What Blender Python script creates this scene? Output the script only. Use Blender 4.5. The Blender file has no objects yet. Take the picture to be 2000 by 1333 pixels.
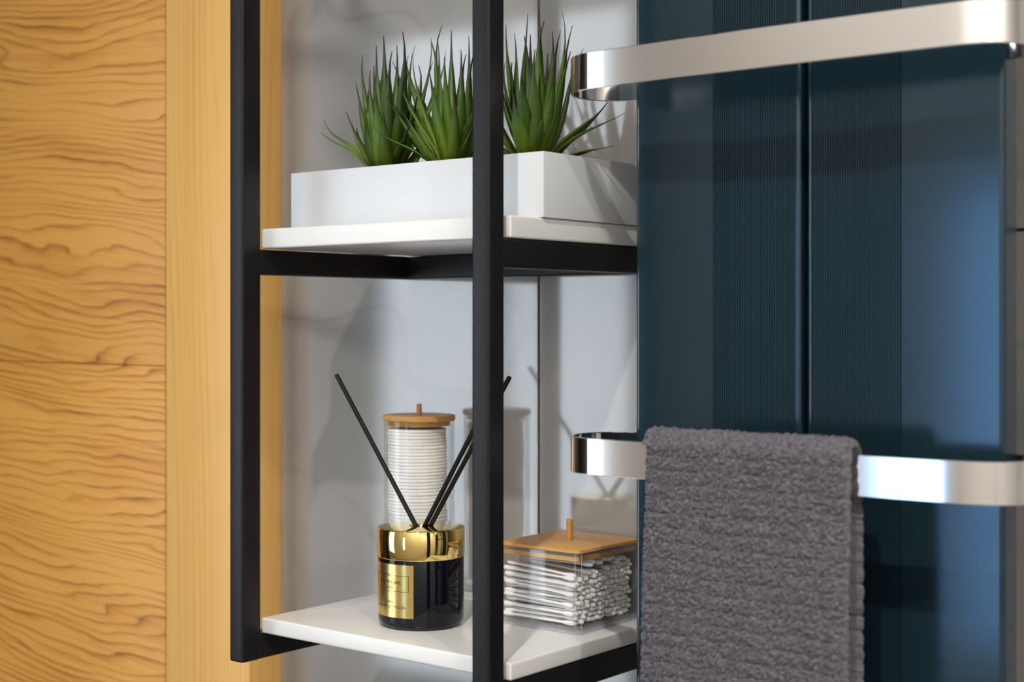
import bpy, bmesh, math, random
import numpy as np
from mathutils import Vector, Matrix, noise

random.seed(7)
np.random.seed(7)
scene = bpy.context.scene
COL = scene.collection
PI = math.pi

# ------------------------------------------------------------------ camera
cam_data = bpy.data.cameras.new('camera')
cam = bpy.data.objects.new('camera', cam_data)
COL.objects.link(cam)
cam.location = (0.0, 0.0, 1.40)
cam.rotation_euler = (PI / 2, 0.0, 0.6736)
cam_data.sensor_width = 36.0
cam_data.lens = 52.15
cam_data.shift_y = -0.0207
cam_data.clip_start = 0.05
cam_data.dof.use_dof = True
cam_data.dof.focus_distance = 1.40
cam_data.dof.aperture_fstop = 5.0
scene.camera = cam

# ------------------------------------------------------------------ world, lights, exposure
world = bpy.data.worlds.new('world')
scene.world = world
world.use_nodes = True
wn = world.node_tree.nodes
wn['Background'].inputs['Color'].default_value = (0.80, 0.90, 1.0, 1.0)
wn['Background'].inputs['Strength'].default_value = 5.4

scene.view_settings.view_transform = 'Standard'
scene.view_settings.look = 'None'
scene.view_settings.gamma = 1.0
scene.view_settings.use_curve_mapping = False
scene.view_settings.exposure = 0.0
scene.cycles.max_bounces = 10
scene.cycles.diffuse_bounces = 4
scene.cycles.glossy_bounces = 6
scene.cycles.transmission_bounces = 8
scene.cycles.transparent_max_bounces = 24
scene.cycles.blur_glossy = 0.5
scene.cycles.sample_clamp_indirect = 6.0
scene.cycles.caustics_refractive = False

CEIL = 2.85
Y_FRONT = -0.65
SPOT_COLOR = (1.0, 0.95, 0.88)
SPOTS = [(-1.30, -0.27, 5.0), (-0.19, -0.24, 25.0), (1.04, -0.22, 27.0)]
for sx, sy, sw in SPOTS:
    ld = bpy.data.lights.new('downlight_lamp', 'AREA')
    ld.shape = 'DISK'
    ld.size = 0.055
    ld.spread = math.radians(140)
    ld.energy = sw
    ld.color = SPOT_COLOR
    lo = bpy.data.objects.new('downlight_lamp', ld)
    lo.location = (sx, sy, CEIL - 0.012)
    COL.objects.link(lo)

# daylight (the world) enters through the two windows opposite: x0, x1, z0, z1
WINDOWS = [(-3.06, -2.10, 0.35, 2.25), (-1.19, -0.94, 0.72, 1.70)]

# ------------------------------------------------------------------ helpers
def link(o, parent=None):
    COL.objects.link(o)
    if parent is not None:
        o.parent = parent
    return o


def mesh_obj(name, me, mat=None, parent=None, smooth=None):
    o = bpy.data.objects.new(name, me)
    if mat is not None and not me.materials:
        me.materials.append(mat)
    if smooth is not None:
        for p in me.polygons:
            p.use_smooth = True
        me.set_sharp_from_angle(angle=math.radians(smooth))
    return link(o, parent)


def from_bm(name, bm, mat=None, parent=None, smooth=None):
    me = bpy.data.meshes.new(name)
    bm.normal_update()
    bm.to_mesh(me)
    bm.free()
    return mesh_obj(name, me, mat, parent, smooth)


def pydata(name, v, f, mat=None, parent=None, smooth=None):
    me = bpy.data.meshes.new(name)
    me.from_pydata([tuple(p) for p in v], [], f)
    me.update()
    return mesh_obj(name, me, mat, parent, smooth)


def empty(name, loc=(0, 0, 0)):
    o = bpy.data.objects.new(name, None)
    o.empty_display_size = 0.05
    o.location = loc
    return link(o)


def tag(o, label=None, cat=None, group=None, kind=None):
    if label:
        o['label'] = label
    if cat:
        o['category'] = cat
    if group:
        o['group'] = group
    if kind:
        o['kind'] = kind
    return o


def add_box(bm, x0, x1, y0, y1, z0, z1, bevel=0.0, seg=2):
    r = bmesh.ops.create_cube(bm, size=1.0)
    vs = r['verts']
    bmesh.ops.scale(bm, vec=(x1 - x0, y1 - y0, z1 - z0), verts=vs)
    bmesh.ops.translate(bm, vec=((x0 + x1) / 2, (y0 + y1) / 2, (z0 + z1) / 2), verts=vs)
    if bevel > 0:
        es = set()
        for v in vs:
            es.update(v.link_edges)
        bmesh.ops.bevel(bm, geom=list(es), offset=bevel, segments=seg, profile=0.6, affect='EDGES')


def box(name, x0, x1, y0, y1, z0, z1, mat, parent=None, bevel=0.0, seg=2, off=(0, 0, 0)):
    bm = bmesh.new()
    add_box(bm, x0 - off[0], x1 - off[0], y0 - off[1], y1 - off[1], z0 - off[2], z1 - off[2], bevel, seg)
    return from_bm(name, bm, mat, parent, 40 if bevel > 0 else None)


def lathe_bm(profile, n=64, bm=None, cx=0.0, cy=0.0):
    """profile: (r, z) list; r == 0 ends become poles"""
    bm = bm or bmesh.new()
    rings = []
    for r, z in profile:
        if r <= 1e-9:
            rings.append([bm.verts.new((cx, cy, z))])
        else:
            rings.append([bm.verts.new((cx + r * math.cos(2 * PI * i / n), cy + r * math.sin(2 * PI * i / n), z)) for i in range(n)])
    for a, b in zip(rings[:-1], rings[1:]):
        if len(a) == 1 and len(b) == 1:
            continue
        for i in range(n):
            j = (i + 1) % n
            if len(a) == 1:
                bm.faces.new((a[0], b[j], b[i]))
            elif len(b) == 1:
                bm.faces.new((a[i], a[j], b[0]))
            else:
                bm.faces.new((a[i], a[j], b[j], b[i]))
    bmesh.ops.recalc_face_normals(bm, faces=bm.faces)
    return bm


def lathe(name, profile, mat, parent=None, n=64, smooth=40):
    return from_bm(name, lathe_bm(profile, n), mat, parent, smooth)


def tube_between(name, a, b, r, mat, parent=None, n=14, cap=0.0006):
    a, b = Vector(a), Vector(b)
    L = (b - a).length
    bm = lathe_bm([(0, 0), (r - cap, 0), (r, cap), (r, L - cap), (r - cap, L), (0, L)], n)
    q = Vector((0, 0, 1)).rotation_difference((b - a).normalized())
    bmesh.ops.transform(bm, matrix=q.to_matrix().to_4x4(), verts=bm.verts)
    o = from_bm(name, bm, mat, parent, 40)
    o.location = a
    return o


# ------------------------------------------------------------------ materials
def mat_new(name):
    m = bpy.data.materials.new(name)
    m.use_nodes = True
    nt = m.node_tree
    return m, nt, nt.nodes, nt.links, nt.nodes['Principled BSDF']


def plain(name, col, rough=0.5, metal=0.0, coat=0.0, coat_rough=0.05, spec=0.5, bump=0.0, bump_scale=300.0, vary=0.0):
    m, nt, N, L, b = mat_new(name)
    b.inputs['Base Color'].default_value = (*col, 1)
    b.inputs['Roughness'].default_value = rough
    b.inputs['Metallic'].default_value = metal
    b.inputs['Coat Weight'].default_value = coat
    b.inputs['Coat Roughness'].default_value = coat_rough
    b.inputs['Specular IOR Level'].default_value = spec
    tc = N.new('ShaderNodeTexCoord')
    if bump > 0 or vary > 0:
        n = N.new('ShaderNodeTexNoise')
        n.inputs['Scale'].default_value = bump_scale
        n.inputs['Detail'].default_value = 3
        L.new(tc.outputs['Object'], n.inputs['Vector'])
        if bump > 0:
            bp = N.new('ShaderNodeBump')
            bp.inputs['Strength'].default_value = bump
            bp.inputs['Distance'].default_value = 0.0006
            L.new(n.outputs['Fac'], bp.inputs['Height'])
            L.new(bp.outputs['Normal'], b.inputs['Normal'])
        if vary > 0:
            hs = N.new('ShaderNodeHueSaturation')
            hs.inputs['Color'].default_value = (*col, 1)
            mr = N.new('ShaderNodeMapRange')
            mr.inputs['To Min'].default_value = 1 - vary
            mr.inputs['To Max'].default_value = 1 + vary
            L.new(n.outputs['Fac'], mr.inputs['Value'])
            L.new(mr.outputs['Result'], hs.inputs['Value'])
            L.new(hs.outputs['Color'], b.inputs['Base Color'])
    return m


def wood(name, axis, light, mid, dark, freq, warp, rough=0.45, fine=1.0, stretch=1.0, tilt=0.0, thin=0.5, coat=0.0):
    """axis 'X': grain runs along X in the XZ plane; 'Z': along Z"""
    m, nt, N, L, b = mat_new(name)
    tc = N.new('ShaderNodeTexCoord')
    sep = N.new('ShaderNodeSeparateXYZ')
    L.new(tc.outputs['Object'], sep.inputs['Vector'])

    def math_(op, a, bv=None, c=None):
        n = N.new('ShaderNodeMath')
        n.operation = op
        for i, v in enumerate((a, bv, c)):
            if v is None:
                continue
            if isinstance(v, (int, float)):
                n.inputs[i].default_value = v
            else:
                L.new(v, n.inputs[i])
        return n.outputs[0]

    al, ac = (sep.outputs['X'], sep.outputs['Z']) if axis == 'X' else (sep.outputs['Z'], sep.outputs['X'])
    dy = sep.outputs['Y']
    if axis == 'Y':
        al, ac, dy = sep.outputs['Y'], sep.outputs['X'], sep.outputs['Z']
    ac2 = math_('ADD', ac, math_('MULTIPLY', dy, 1.0))
    ac3 = math_('ADD', ac2, math_('MULTIPLY', al, tilt))

    def noise_(sa, sc, scale, detail=2.0, rough_=0.5, off=0.0):
        cb = N.new('ShaderNodeCombineXYZ')
        L.new(math_('MULTIPLY_ADD', al, sa, off), cb.inputs[0])
        L.new(math_('MULTIPLY', ac3, sc), cb.inputs[1])
        cb.inputs[2].default_value = off
        n = N.new('ShaderNodeTexNoise')
        n.inputs['Scale'].default_value = scale
        n.inputs['Detail'].default_value = detail
        n.inputs['Roughness'].default_value = rough_
        L.new(cb.outputs[0], n.inputs['Vector'])
        return n.outputs['Fac']

    w1 = math_('SUBTRACT', noise_(2.6 * stretch, 5.0, 1.0, 1.0, 0.4, 3.1), 0.5)
    w2 = math_('SUBTRACT', noise_(9.0 * stretch, 22.0, 1.0, 2.0, 0.5, 7.7), 0.5)
    pos = math_('ADD', ac3, math_('ADD', math_('MULTIPLY', w1, warp), math_('MULTIPLY', w2, warp * 0.22)))
    # growth-ring bands of uneven width
    dens = math_('MULTIPLY_ADD', noise_(0.9 * stretch, 11.0, 1.0, 2.0, 0.5, 1.3), 0.11, 0.0)
    ph = math_('MULTIPLY', math_('ADD', pos, dens), freq)
    saw = math_('FRACT', ph)
    # thin dark late-wood line with a soft lead-in
    ramp = N.new('ShaderNodeValToRGB')
    L.new(saw, ramp.inputs['Fac'])
    e = ramp.color_ramp.elements
    e[0].position = 0.0
    e[0].color = (0.25, 0.25, 0.25, 1)
    e[1].position = 1.0
    e[1].color = (0.35, 0.35, 0.35, 1)
    for p_, v_ in ((0.14, 0.02), (0.55, 0.12), (0.80, 0.45), (0.91, 1.0), (0.96, 0.8)):
        q = e.new(p_)
        q.color = (v_, v_, v_, 1)
    strength = math_('MULTIPLY', noise_(3.0 * stretch, 30.0, 1.0, 2.0, 0.6, 11.0), 1.9)
    band = math_('MULTIPLY', ramp.outputs['Color'], math_('POWER', strength, 1.6))
    band = math_('MULTIPLY', band, thin)
    fib = math_('MULTIPLY', math_('SUBTRACT', noise_(14.0, 900.0, 1.0, 2.0, 0.6, 5.0), 0.5), 0.35 * fine)
    broad = math_('MULTIPLY', math_('SUBTRACT', noise_(2.0 * stretch, 14.0, 1.0, 2.0, 0.5, 19.0), 0.5), 0.9)
    streak = math_('MULTIPLY', math_('SUBTRACT', noise_(3.5 * stretch, 170.0, 1.0, 3.0, 0.6, 27.0), 0.5), 0.75 * fine)
    val = math_('ADD', band, math_('ADD', math_('ADD', fib, streak), broad))
    cr = N.new('ShaderNodeValToRGB')
    L.new(val, cr.inputs['Fac'])
    ce = cr.color_ramp.elements
    ce[0].position = 0.0
    ce[0].color = (*light, 1)
    ce[1].position = 1.0
    ce[1].color = (*dark, 1)
    q = ce.new(0.30)
    q.color = (*mid, 1)
    L.new(cr.outputs['Color'], b.inputs['Base Color'])
    b.inputs['Roughness'].default_value = rough
    b.inputs['Coat Weight'].default_value = coat
    b.inputs['Coat Roughness'].default_value = 0.25
    bp = N.new('ShaderNodeBump')
    bp.inputs['Strength'].default_value = 0.25
    bp.inputs['Distance'].default_value = 0.0004
    L.new(val, bp.inputs['Height'])
    bp.invert = True
    L.new(bp.outputs['Normal'], b.inputs['Normal'])
    return m


def marble(name, rough=0.07):
    m, nt, N, L, b = mat_new(name)
    tc = N.new('ShaderNodeTexCoord')
    mp = N.new('ShaderNodeMapping')
    mp.inputs['Rotation'].default_value = (0, math.radians(-24), 0)
    mp.inputs['Scale'].default_value = (1.0, 1.0, 1.9)
    mp.inputs['Location'].default_value = (0.37, 0.0, 0.62)
    L.new(tc.outputs['Object'], mp.inputs['Vector'])

    def vein(scale, width, det, off):
        ad = N.new('ShaderNodeVectorMath')
        ad.operation = 'ADD'
        ad.inputs[1].default_value = (off, off * 0.7, off * 1.3)
        L.new(mp.outputs[0], ad.inputs[0])
        n = N.new('ShaderNodeTexNoise')
        n.inputs['Scale'].default_value = scale
        n.inputs['Detail'].default_value = det
        n.inputs['Roughness'].default_value = 0.45
        n.inputs['Distortion'].default_value = 0.15
        L.new(ad.outputs[0], n.inputs['Vector'])
        s = N.new('ShaderNodeMath'); s.operation = 'SUBTRACT'; s.inputs[1].default_value = 0.5
        L.new(n.outputs['Fac'], s.inputs[0])
        a = N.new('ShaderNodeMath'); a.operation = 'ABSOLUTE'
        L.new(s.outputs[0], a.inputs[0])
        r = N.new('ShaderNodeMapRange')
        r.interpolation_type = 'SMOOTHSTEP'
        r.inputs['From Min'].default_value = 0.0
        r.inputs['From Max'].default_value = width
        r.inputs['To Min'].default_value = 1.0
        r.inputs['To Max'].default_value = 0.0
        L.new(a.outputs[0], r.inputs['Value'])
        return r.outputs['Result']

    v1 = vein(1.5, 0.040, 2.0, 0.0)
    v2 = vein(2.3, 0.016, 1.5, 5.2)
    v3 = vein(1.7, 0.09, 3.0, 0.15)
    msk = N.new('ShaderNodeTexNoise')
    msk.inputs['Scale'].default_value = 3.2
    msk.inputs['Detail'].default_value = 2
    L.new(tc.outputs['Object'], msk.inputs['Vector'])

    def mul(a, bv):
        n = N.new('ShaderNodeMath'); n.operation = 'MULTIPLY'
        L.new(a, n.inputs[0])
        if isinstance(bv, float):
            n.inputs[1].default_value = bv
        else:
            L.new(bv, n.inputs[1])
        return n.outputs[0]

    def add(a, bv):
        n = N.new('ShaderNodeMath'); n.operation = 'ADD'; n.use_clamp = True
        L.new(a, n.inputs[0]); L.new(bv, n.inputs[1])
        return n.outputs[0]

    tot = add(add(mul(mul(v1, msk.outputs['Fac']), 0.75), mul(mul(v2, msk.outputs['Fac']), 0.30)), mul(v3, 0.15))
    mx = N.new('ShaderNodeMix'); mx.data_type = 'RGBA'
    mx.inputs['A'].default_value = (0.355, 0.343, 0.325, 1)
    mx.inputs['B'].default_value = (0.15, 0.145, 0.15, 1)
    L.new(tot, mx.inputs['Factor'])
    L.new(mx.outputs['Result'], b.inputs['Base Color'])
    b.inputs['Roughness'].default_value = rough
    b.inputs['IOR'].default_value = 1.68
    b.inputs['Specular IOR Level'].default_value = 0.6
    return m


def acrylic(name, tint=(0.985, 0.987, 0.987), gloss=0.0, extra=0.0):
    """thin clear acrylic: straight-through light plus a Fresnel surface reflection"""
    m, nt, N, L, b = mat_new(name)
    N.remove(b)
    out = N['Material Output']
    tr = N.new('ShaderNodeBsdfTransparent')
    tr.inputs['Color'].default_value = (*tint, 1)
    gl = N.new('ShaderNodeBsdfGlossy')
    gl.inputs['Roughness'].default_value = gloss
    gl.inputs['Color'].default_value = (1, 1, 1, 1)
    lw = N.new('ShaderNodeLayerWeight')
    lw.inputs['Blend'].default_value = 0.5
    pw = N.new('ShaderNodeMath'); pw.operation = 'POWER'; pw.inputs[1].default_value = 5.0
    L.new(lw.outputs['Facing'], pw.inputs[0])
    fr = N.new('ShaderNodeMath'); fr.operation = 'MULTIPLY_ADD'; fr.use_clamp = True
    fr.inputs[1].default_value = 0.9
    fr.inputs[2].default_value = 0.022 + extra
    L.new(pw.outputs[0], fr.inputs[0])
    mx = N.new('ShaderNodeMixShader')
    L.new(fr.outputs[0], mx.inputs[0])
    L.new(tr.outputs[0], mx.inputs[1])
    L.new(gl.outputs[0], mx.inputs[2])
    L.new(mx.outputs[0], out.inputs['Surface'])
    return m


M = {}
M['door_wood'] = wood('door_wood', 'X', (0.80, 0.400, 0.085), (0.68, 0.305, 0.052), (0.25, 0.095, 0.011), 84.0, 0.085, thin=0.66, tilt=0.10, fine=1.2)
M['casing_wood'] = wood('casing_wood', 'Z', (0.88, 0.505, 0.150), (0.82, 0.450, 0.120), (0.54, 0.255, 0.055), 85.0, 0.030, fine=1.0, stretch=0.40, thin=0.40)
M['bamboo'] = wood('bamboo', 'X', (0.64, 0.345, 0.105), (0.56, 0.280, 0.075), (0.36, 0.155, 0.035), 110.0, 0.006, fine=1.2, stretch=0.4, thin=0.35, rough=0.4)
M['marble'] = marble('marble')
M['grout'] = plain('grout', (0.09, 0.09, 0.095), 0.95, bump=0.3)
M['black_steel'] = plain('black_steel', (0.010, 0.010, 0.011), 0.42, spec=0.3, bump=0.10, bump_scale=900.0)
M['shelf_white'] = plain('shelf_white', (0.80, 0.80, 0.79), 0.22, bump=0.04, bump_scale=500)
M['planter_white'] = plain('planter_white', (0.70, 0.725, 0.76), 0.42, bump=0.05, bump_scale=400)
M['soil'] = plain('soil', (0.05, 0.04, 0.03), 0.95, bump=1.0, bump_scale=250.0, vary=0.5)
M['steel'] = plain('steel', (0.86, 0.84, 0.82), 0.09, metal=1.0)
M['gold'] = plain('gold', (0.96, 0.72, 0.26), 0.035, metal=1.0)
M['gold_label'] = plain('gold_label', (0.86, 0.62, 0.20), 0.24, metal=1.0, bump=0.05, bump_scale=800)
M['black_glass'] = plain('black_glass', (0.003, 0.004, 0.008), 0.05, spec=0.35)
M['black_ink'] = plain('black_ink', (0.030, 0.022, 0.010), 0.6)
M['reed_black'] = plain('reed_black', (0.008, 0.007, 0.006), 0.55, spec=0.25, bump=0.4, bump_scale=700)
M['radiator_blue'] = plain('radiator_blue', (0.009, 0.023, 0.033), 0.15, spec=0.85, bump=0.05, bump_scale=420)
M['radiator_blue'].node_tree.nodes['Principled BSDF'].inputs['Specular Tint'].default_value = (0.66, 0.84, 1.0, 1)
M['radiator_dark'] = plain('radiator_dark', (0.006, 0.007, 0.008), 0.7)
M['radiator_grey'] = plain('radiator_grey', (0.055, 0.060, 0.065), 0.5)
M['cotton'] = plain('cotton', (0.92, 0.915, 0.90), 0.9, bump=0.5, bump_scale=900)
M['acrylic'] = acrylic('acrylic')


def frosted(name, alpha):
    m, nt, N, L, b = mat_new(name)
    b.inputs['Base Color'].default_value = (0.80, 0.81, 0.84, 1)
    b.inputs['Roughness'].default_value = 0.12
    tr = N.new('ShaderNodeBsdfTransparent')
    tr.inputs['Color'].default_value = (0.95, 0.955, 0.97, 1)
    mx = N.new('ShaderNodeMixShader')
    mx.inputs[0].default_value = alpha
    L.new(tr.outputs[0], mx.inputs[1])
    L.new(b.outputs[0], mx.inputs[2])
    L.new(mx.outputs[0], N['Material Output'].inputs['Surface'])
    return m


M['blue_glass'] = acrylic('blue_glass', (0.66, 0.82, 1.0))
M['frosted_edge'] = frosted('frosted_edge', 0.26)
M['wall_paint'] = plain('wall_paint', (0.62, 0.61, 0.59), 0.8, bump=0.1, bump_scale=150)
M['white_paint'] = plain('white_paint', (0.80, 0.79, 0.77), 0.8, bump=0.1, bump_scale=150)
M['cabinet_brown'] = plain('cabinet_brown', (0.07, 0.052, 0.04), 0.6, bump=0.1, bump_scale=150)
M['ceiling_paint'] = plain('ceiling_paint', (0.80, 0.80, 0.79), 0.85, bump=0.05)
M['floor_tile'] = plain('floor_tile', (0.22, 0.20, 0.18), 0.3, vary=0.15, bump_scale=6)
M['frame_white'] = plain('frame_white', (0.75, 0.75, 0.75), 0.35, bump=0.02)


def towel_mat():
    m, nt, N, L, b = mat_new('terry_cloth')
    tc = N.new('ShaderNodeTexCoord')
    n = N.new('ShaderNodeTexNoise')
    n.inputs['Scale'].default_value = 520
    n.inputs['Detail'].default_value = 3
    L.new(tc.outputs['Object'], n.inputs['Vector'])
    cr = N.new('ShaderNodeValToRGB')
    cr.color_ramp.elements[0].position = 0.3
    cr.color_ramp.elements[0].color = (0.080, 0.076, 0.088, 1)
    cr.color_ramp.elements[1].position = 0.72
    cr.color_ramp.elements[1].color = (0.178, 0.170, 0.194, 1)
    L.new(n.outputs['Fac'], cr.inputs['Fac'])
    L.new(cr.outputs['Color'], b.inputs['Base Color'])
    b.inputs['Roughness'].default_value = 0.95
    b.inputs['Specular IOR Level'].default_value = 0.1
    b.inputs['Sheen Weight'].default_value = 0.25
    b.inputs['Sheen Roughness'].default_value = 0.5
    return m


M['terry'] = towel_mat()


def leaf_mat():
    m, nt, N, L, b = mat_new('plastic_leaf')
    at = N.new('ShaderNodeAttribute')
    at.attribute_name = 'along'
    cr = N.new('ShaderNodeValToRGB')
    e = cr.color_ramp.elements
    e[0].position = 0.0
    e[0].color = (0.190, 0.250, 0.014, 1)
    e[1].position = 1.0
    e[1].color = (0.040, 0.014, 0.016, 1)
    for p_, c_ in ((0.22, (0.150, 0.240, 0.015)), (0.55, (0.078, 0.160, 0.016)), (0.78, (0.045, 0.085, 0.018)), (0.90, (0.035, 0.022, 0.016))):
        q = e.new(p_)
        q.color = (*c_, 1)
    L.new(at.outputs['Fac'], cr.inputs['Fac'])
    oi = N.new('ShaderNodeObjectInfo')
    mr = N.new('ShaderNodeMapRange')
    mr.inputs['To Min'].default_value = 0.6
    mr.inputs['To Max'].default_value = 1.35
    L.new(oi.outputs['Random'], mr.inputs['Value'])
    hs = N.new('ShaderNodeHueSaturation')
    L.new(mr.outputs['Result'], hs.inputs['Value'])
    L.new(cr.outputs['Color'], hs.inputs['Color'])
    L.new(hs.outputs['Color'], b.inputs['Base Color'])
    b.inputs['Roughness'].default_value = 0.45
    b.inputs['Subsurface Weight'].default_value = 0.0
    return m


M['leaf'] = leaf_mat()


def glow(name, col, strength):
    m, nt, N, L, b = mat_new(name)
    b.inputs['Base Color'].default_value = (*col, 1)
    b.inputs['Emission Color'].default_value = (*col, 1)
    b.inputs['Emission Strength'].default_value = strength
    return m


# ------------------------------------------------------------------ setting
XL_ROOM, XR_ROOM = -4.6, 1.6
WALL_Y = 1.23

box('floor', XL_ROOM, XR_ROOM, Y_FRONT - 0.2, 1.4, -0.1, 0.0, M['floor_tile'])
tag(bpy.data.objects['floor'], 'grey tiled bathroom floor below the frame', 'floor', kind='structure')
box('ceiling', XL_ROOM, XR_ROOM, Y_FRONT - 0.2, 1.4, CEIL, CEIL + 0.1, M['ceiling_paint'])
tag(bpy.data.objects['ceiling'], 'white painted ceiling with recessed downlights', 'ceiling', kind='structure')
box('wall_left', XL_ROOM - 0.1, XL_ROOM, Y_FRONT - 0.2, 1.4, 0, CEIL, M['wall_paint'])
tag(bpy.data.objects['wall_left'], 'plain painted wall far to the left of the door', 'wall', kind='structure')
box('wall_right', XR_ROOM, XR_ROOM + 0.1, Y_FRONT - 0.2, 1.4, 0, CEIL, M['wall_paint'])
tag(bpy.data.objects['wall_right'], 'plain painted wall to the right of the towel radiator', 'wall', kind='structure')

# front wall (behind the camera) with a window opening
bm = bmesh.new()
edges = [XL_ROOM] + [e for w in WINDOWS for e in w[:2]] + [XR_ROOM]
for k in range(0, len(edges), 2):
    add_box(bm, edges[k], edges[k + 1], Y_FRONT - 0.12, Y_FRONT, 0, CEIL)
for wx0, wx1, wz0, wz1 in WINDOWS:
    add_box(bm, wx0, wx1, Y_FRONT - 0.12, Y_FRONT, 0, wz0)
    add_box(bm, wx0, wx1, Y_FRONT - 0.12, Y_FRONT, wz1, CEIL)
o = from_bm('wall_front', bm, M['white_paint'])
tag(o, 'pale painted wall opposite the shelf with two windows in it', 'wall', kind='structure')
o = box('unseen_cabinet', XL_ROOM, -2.20, 0.17, 0.20, 0, 2.06, M['cabinet_brown'])  # added out-of-view slab standing for a tall brown cabinet, mirrored in the marble
tag(o, 'unseen dark brown slab standing for a tall cabinet, mirrored in the marble', 'wall', kind='structure')
for k, (wx0, wx1, wz0, wz1) in enumerate(WINDOWS):
    win = empty('window_%d' % (k + 1), ((wx0 + wx1) / 2, Y_FRONT - 0.07, wz0))
    tag(win, ('tall bright window opposite the oak door', 'small daylit window opposite the towel radiator')[k], 'window', kind='structure')
    bm = bmesh.new()
    fw = 0.035
    hx, hz = (wx1 - wx0) / 2, wz1 - wz0
    add_box(bm, -hx, -hx + fw, -0.03, 0.03, 0, hz)
    add_box(bm, hx - fw, hx, -0.03, 0.03, 0, hz)
    add_box(bm, -hx + fw, hx - fw, -0.03, 0.03, 0, fw)
    add_box(bm, -hx + fw, hx - fw, -0.03, 0.03, hz - fw, hz)
    if k == 0:
        add_box(bm, -0.02, 0.02, -0.03, 0.03, fw, hz - fw)
    from_bm('window_frame', bm, M['frame_white'], win)
    bm = bmesh.new()
    add_box(bm, -hx + fw, hx - fw, -0.003, 0.003, fw, hz - fw)
    from_bm('pane', bm, M['acrylic' if k == 0 else 'blue_glass'], win)

# back wall slab, marble tiles as pieces
o = box('wall_back', XL_ROOM, XR_ROOM, WALL_Y + 0.004, 1.40, 0, CEIL, M['grout'])
tag(o, 'white marble tiled wall behind the black shelf', 'wall', kind='structure')
wall_back = o
gap = 0.0015
xs = [-1.3382, -0.946, -0.346, 0.254, 0.854, XR_ROOM - 0.002]
zs = [0.0, 0.275, 1.475, CEIL - 0.002]
for i in range(len(xs) - 1):
    for j in range(len(zs) - 1):
        box('tile', xs[i] + (gap if i else 0), xs[i + 1] - gap, WALL_Y, WALL_Y + 0.0038, zs[j] + (gap if j else 0), zs[j + 1] - gap,
            M['marble'], wall_back, 0.0002, 1)

# door leaf of two boards, its casing
door = empty('door_1', (-1.93, 1.20, 0.0))
tag(door, 'oak door with horizontal wavy grain left of the black shelf', 'door', kind='structure')
for nm, z0, z1 in (('panel', 1.3426, 2.04), ('panel', 0.01, 1.3418)):
    box(nm, -2.36, -1.4966, 1.1792, 1.2200, z0, z1, M['door_wood'], door, 0.0010, 2, off=(-1.93, 1.20, 0.0))
o = box('trim_1', -1.4941, -1.3387, 1.1787, 1.2335, 0.0, 2.06, M['casing_wood'], None, 0.0012, 2)
tag(o, 'vertical-grained oak door casing between the door and the marble', 'trim', kind='structure')
o = box('trim_2', -2.52, -2.365, 1.1787, 1.2335, 0.0, 2.06, M['casing_wood'], None, 0.0012, 2)
tag(o, 'far oak door casing on the left side of the door', 'trim', kind='structure')
o = box('trim_3', -2.52, -1.3387, 1.1787, 1.2335, 2.0615, 2.21, M['door_wood'], None, 0.0012, 2)
tag(o, 'oak head casing above the door', 'trim', kind='structure')

# recessed downlights in the ceiling
words = ['over the left half of the shelf', 'over the towel radiator', 'at the right end of the row']
for k, (sx, sy, sw) in enumerate(SPOTS):
    d = empty('ceiling_light', (sx, sy, CEIL))
    tag(d, 'white recessed downlight ' + words[k], 'lamp', 'ceiling downlights')
    lathe('trim_ring', [(0.030, -0.001), (0.034, -0.010), (0.045, -0.008), (0.047, -0.001)], M['frame_white'], d, 40)

# ------------------------------------------------------------------ black shelf unit
unit = empty('wall_shelf_unit', (-0.96, 1.23, 1.064))
tag(unit, 'black steel wall shelf with two white boards', 'shelf')
UO = (-0.96, 1.23, 1.064)
SHX0, SHX1 = -1.1105, -0.795
TW = 0.0195
PY0, PY1 = 0.9690, 0.9932


def part_box(name, x0, x1, y0, y1, z0, z1, mat, bev):
    return box(name, x0, x1, y0, y1, z0, z1, mat, unit, bev, 3, off=UO)


P_TOP = 1.95
part_box('post', SHX0 - TW, SHX0, PY0, PY1, 1.0635, P_TOP, M['black_steel'], 0.0028)
part_box('post', SHX1 - TW, SHX1, PY0 - 0.004, PY1 - 0.007, 1.0635, P_TOP, M['black_steel'], 0.0028)
for z0 in (1.4448, 1.0640, P_TOP - 0.0252):
    part_box('side_rail', SHX0 - TW, SHX0 - 0.0002, PY1 - 0.002, 1.2296, z0, z0 + 0.0250, M['black_steel'], 0.0022)
    part_box('side_rail', SHX1 - TW, SHX1 - 0.0002, PY1 - 0.009, 1.2296, z0, z0 + 0.0250, M['black_steel'], 0.0022)
    part_box('back_rail', SHX0 - 0.001, SHX1 - TW + 0.001, 1.2048, 1.2294, z0 + 0.0003, z0 + 0.0247, M['black_steel'], 0.0022)
part_box('shelf_board', SHX0 - 0.0005, SHX1 + 0.0005, 0.9936, 1.2290, 1.4705, 1.4901, M['shelf_white'], 0.0022)
part_box('shelf_board', SHX0 - 0.0005, SHX1 + 0.0005, 0.9936, 1.2290, 1.0896, 1.1050, M['shelf_white'], 0.0022)

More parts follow.
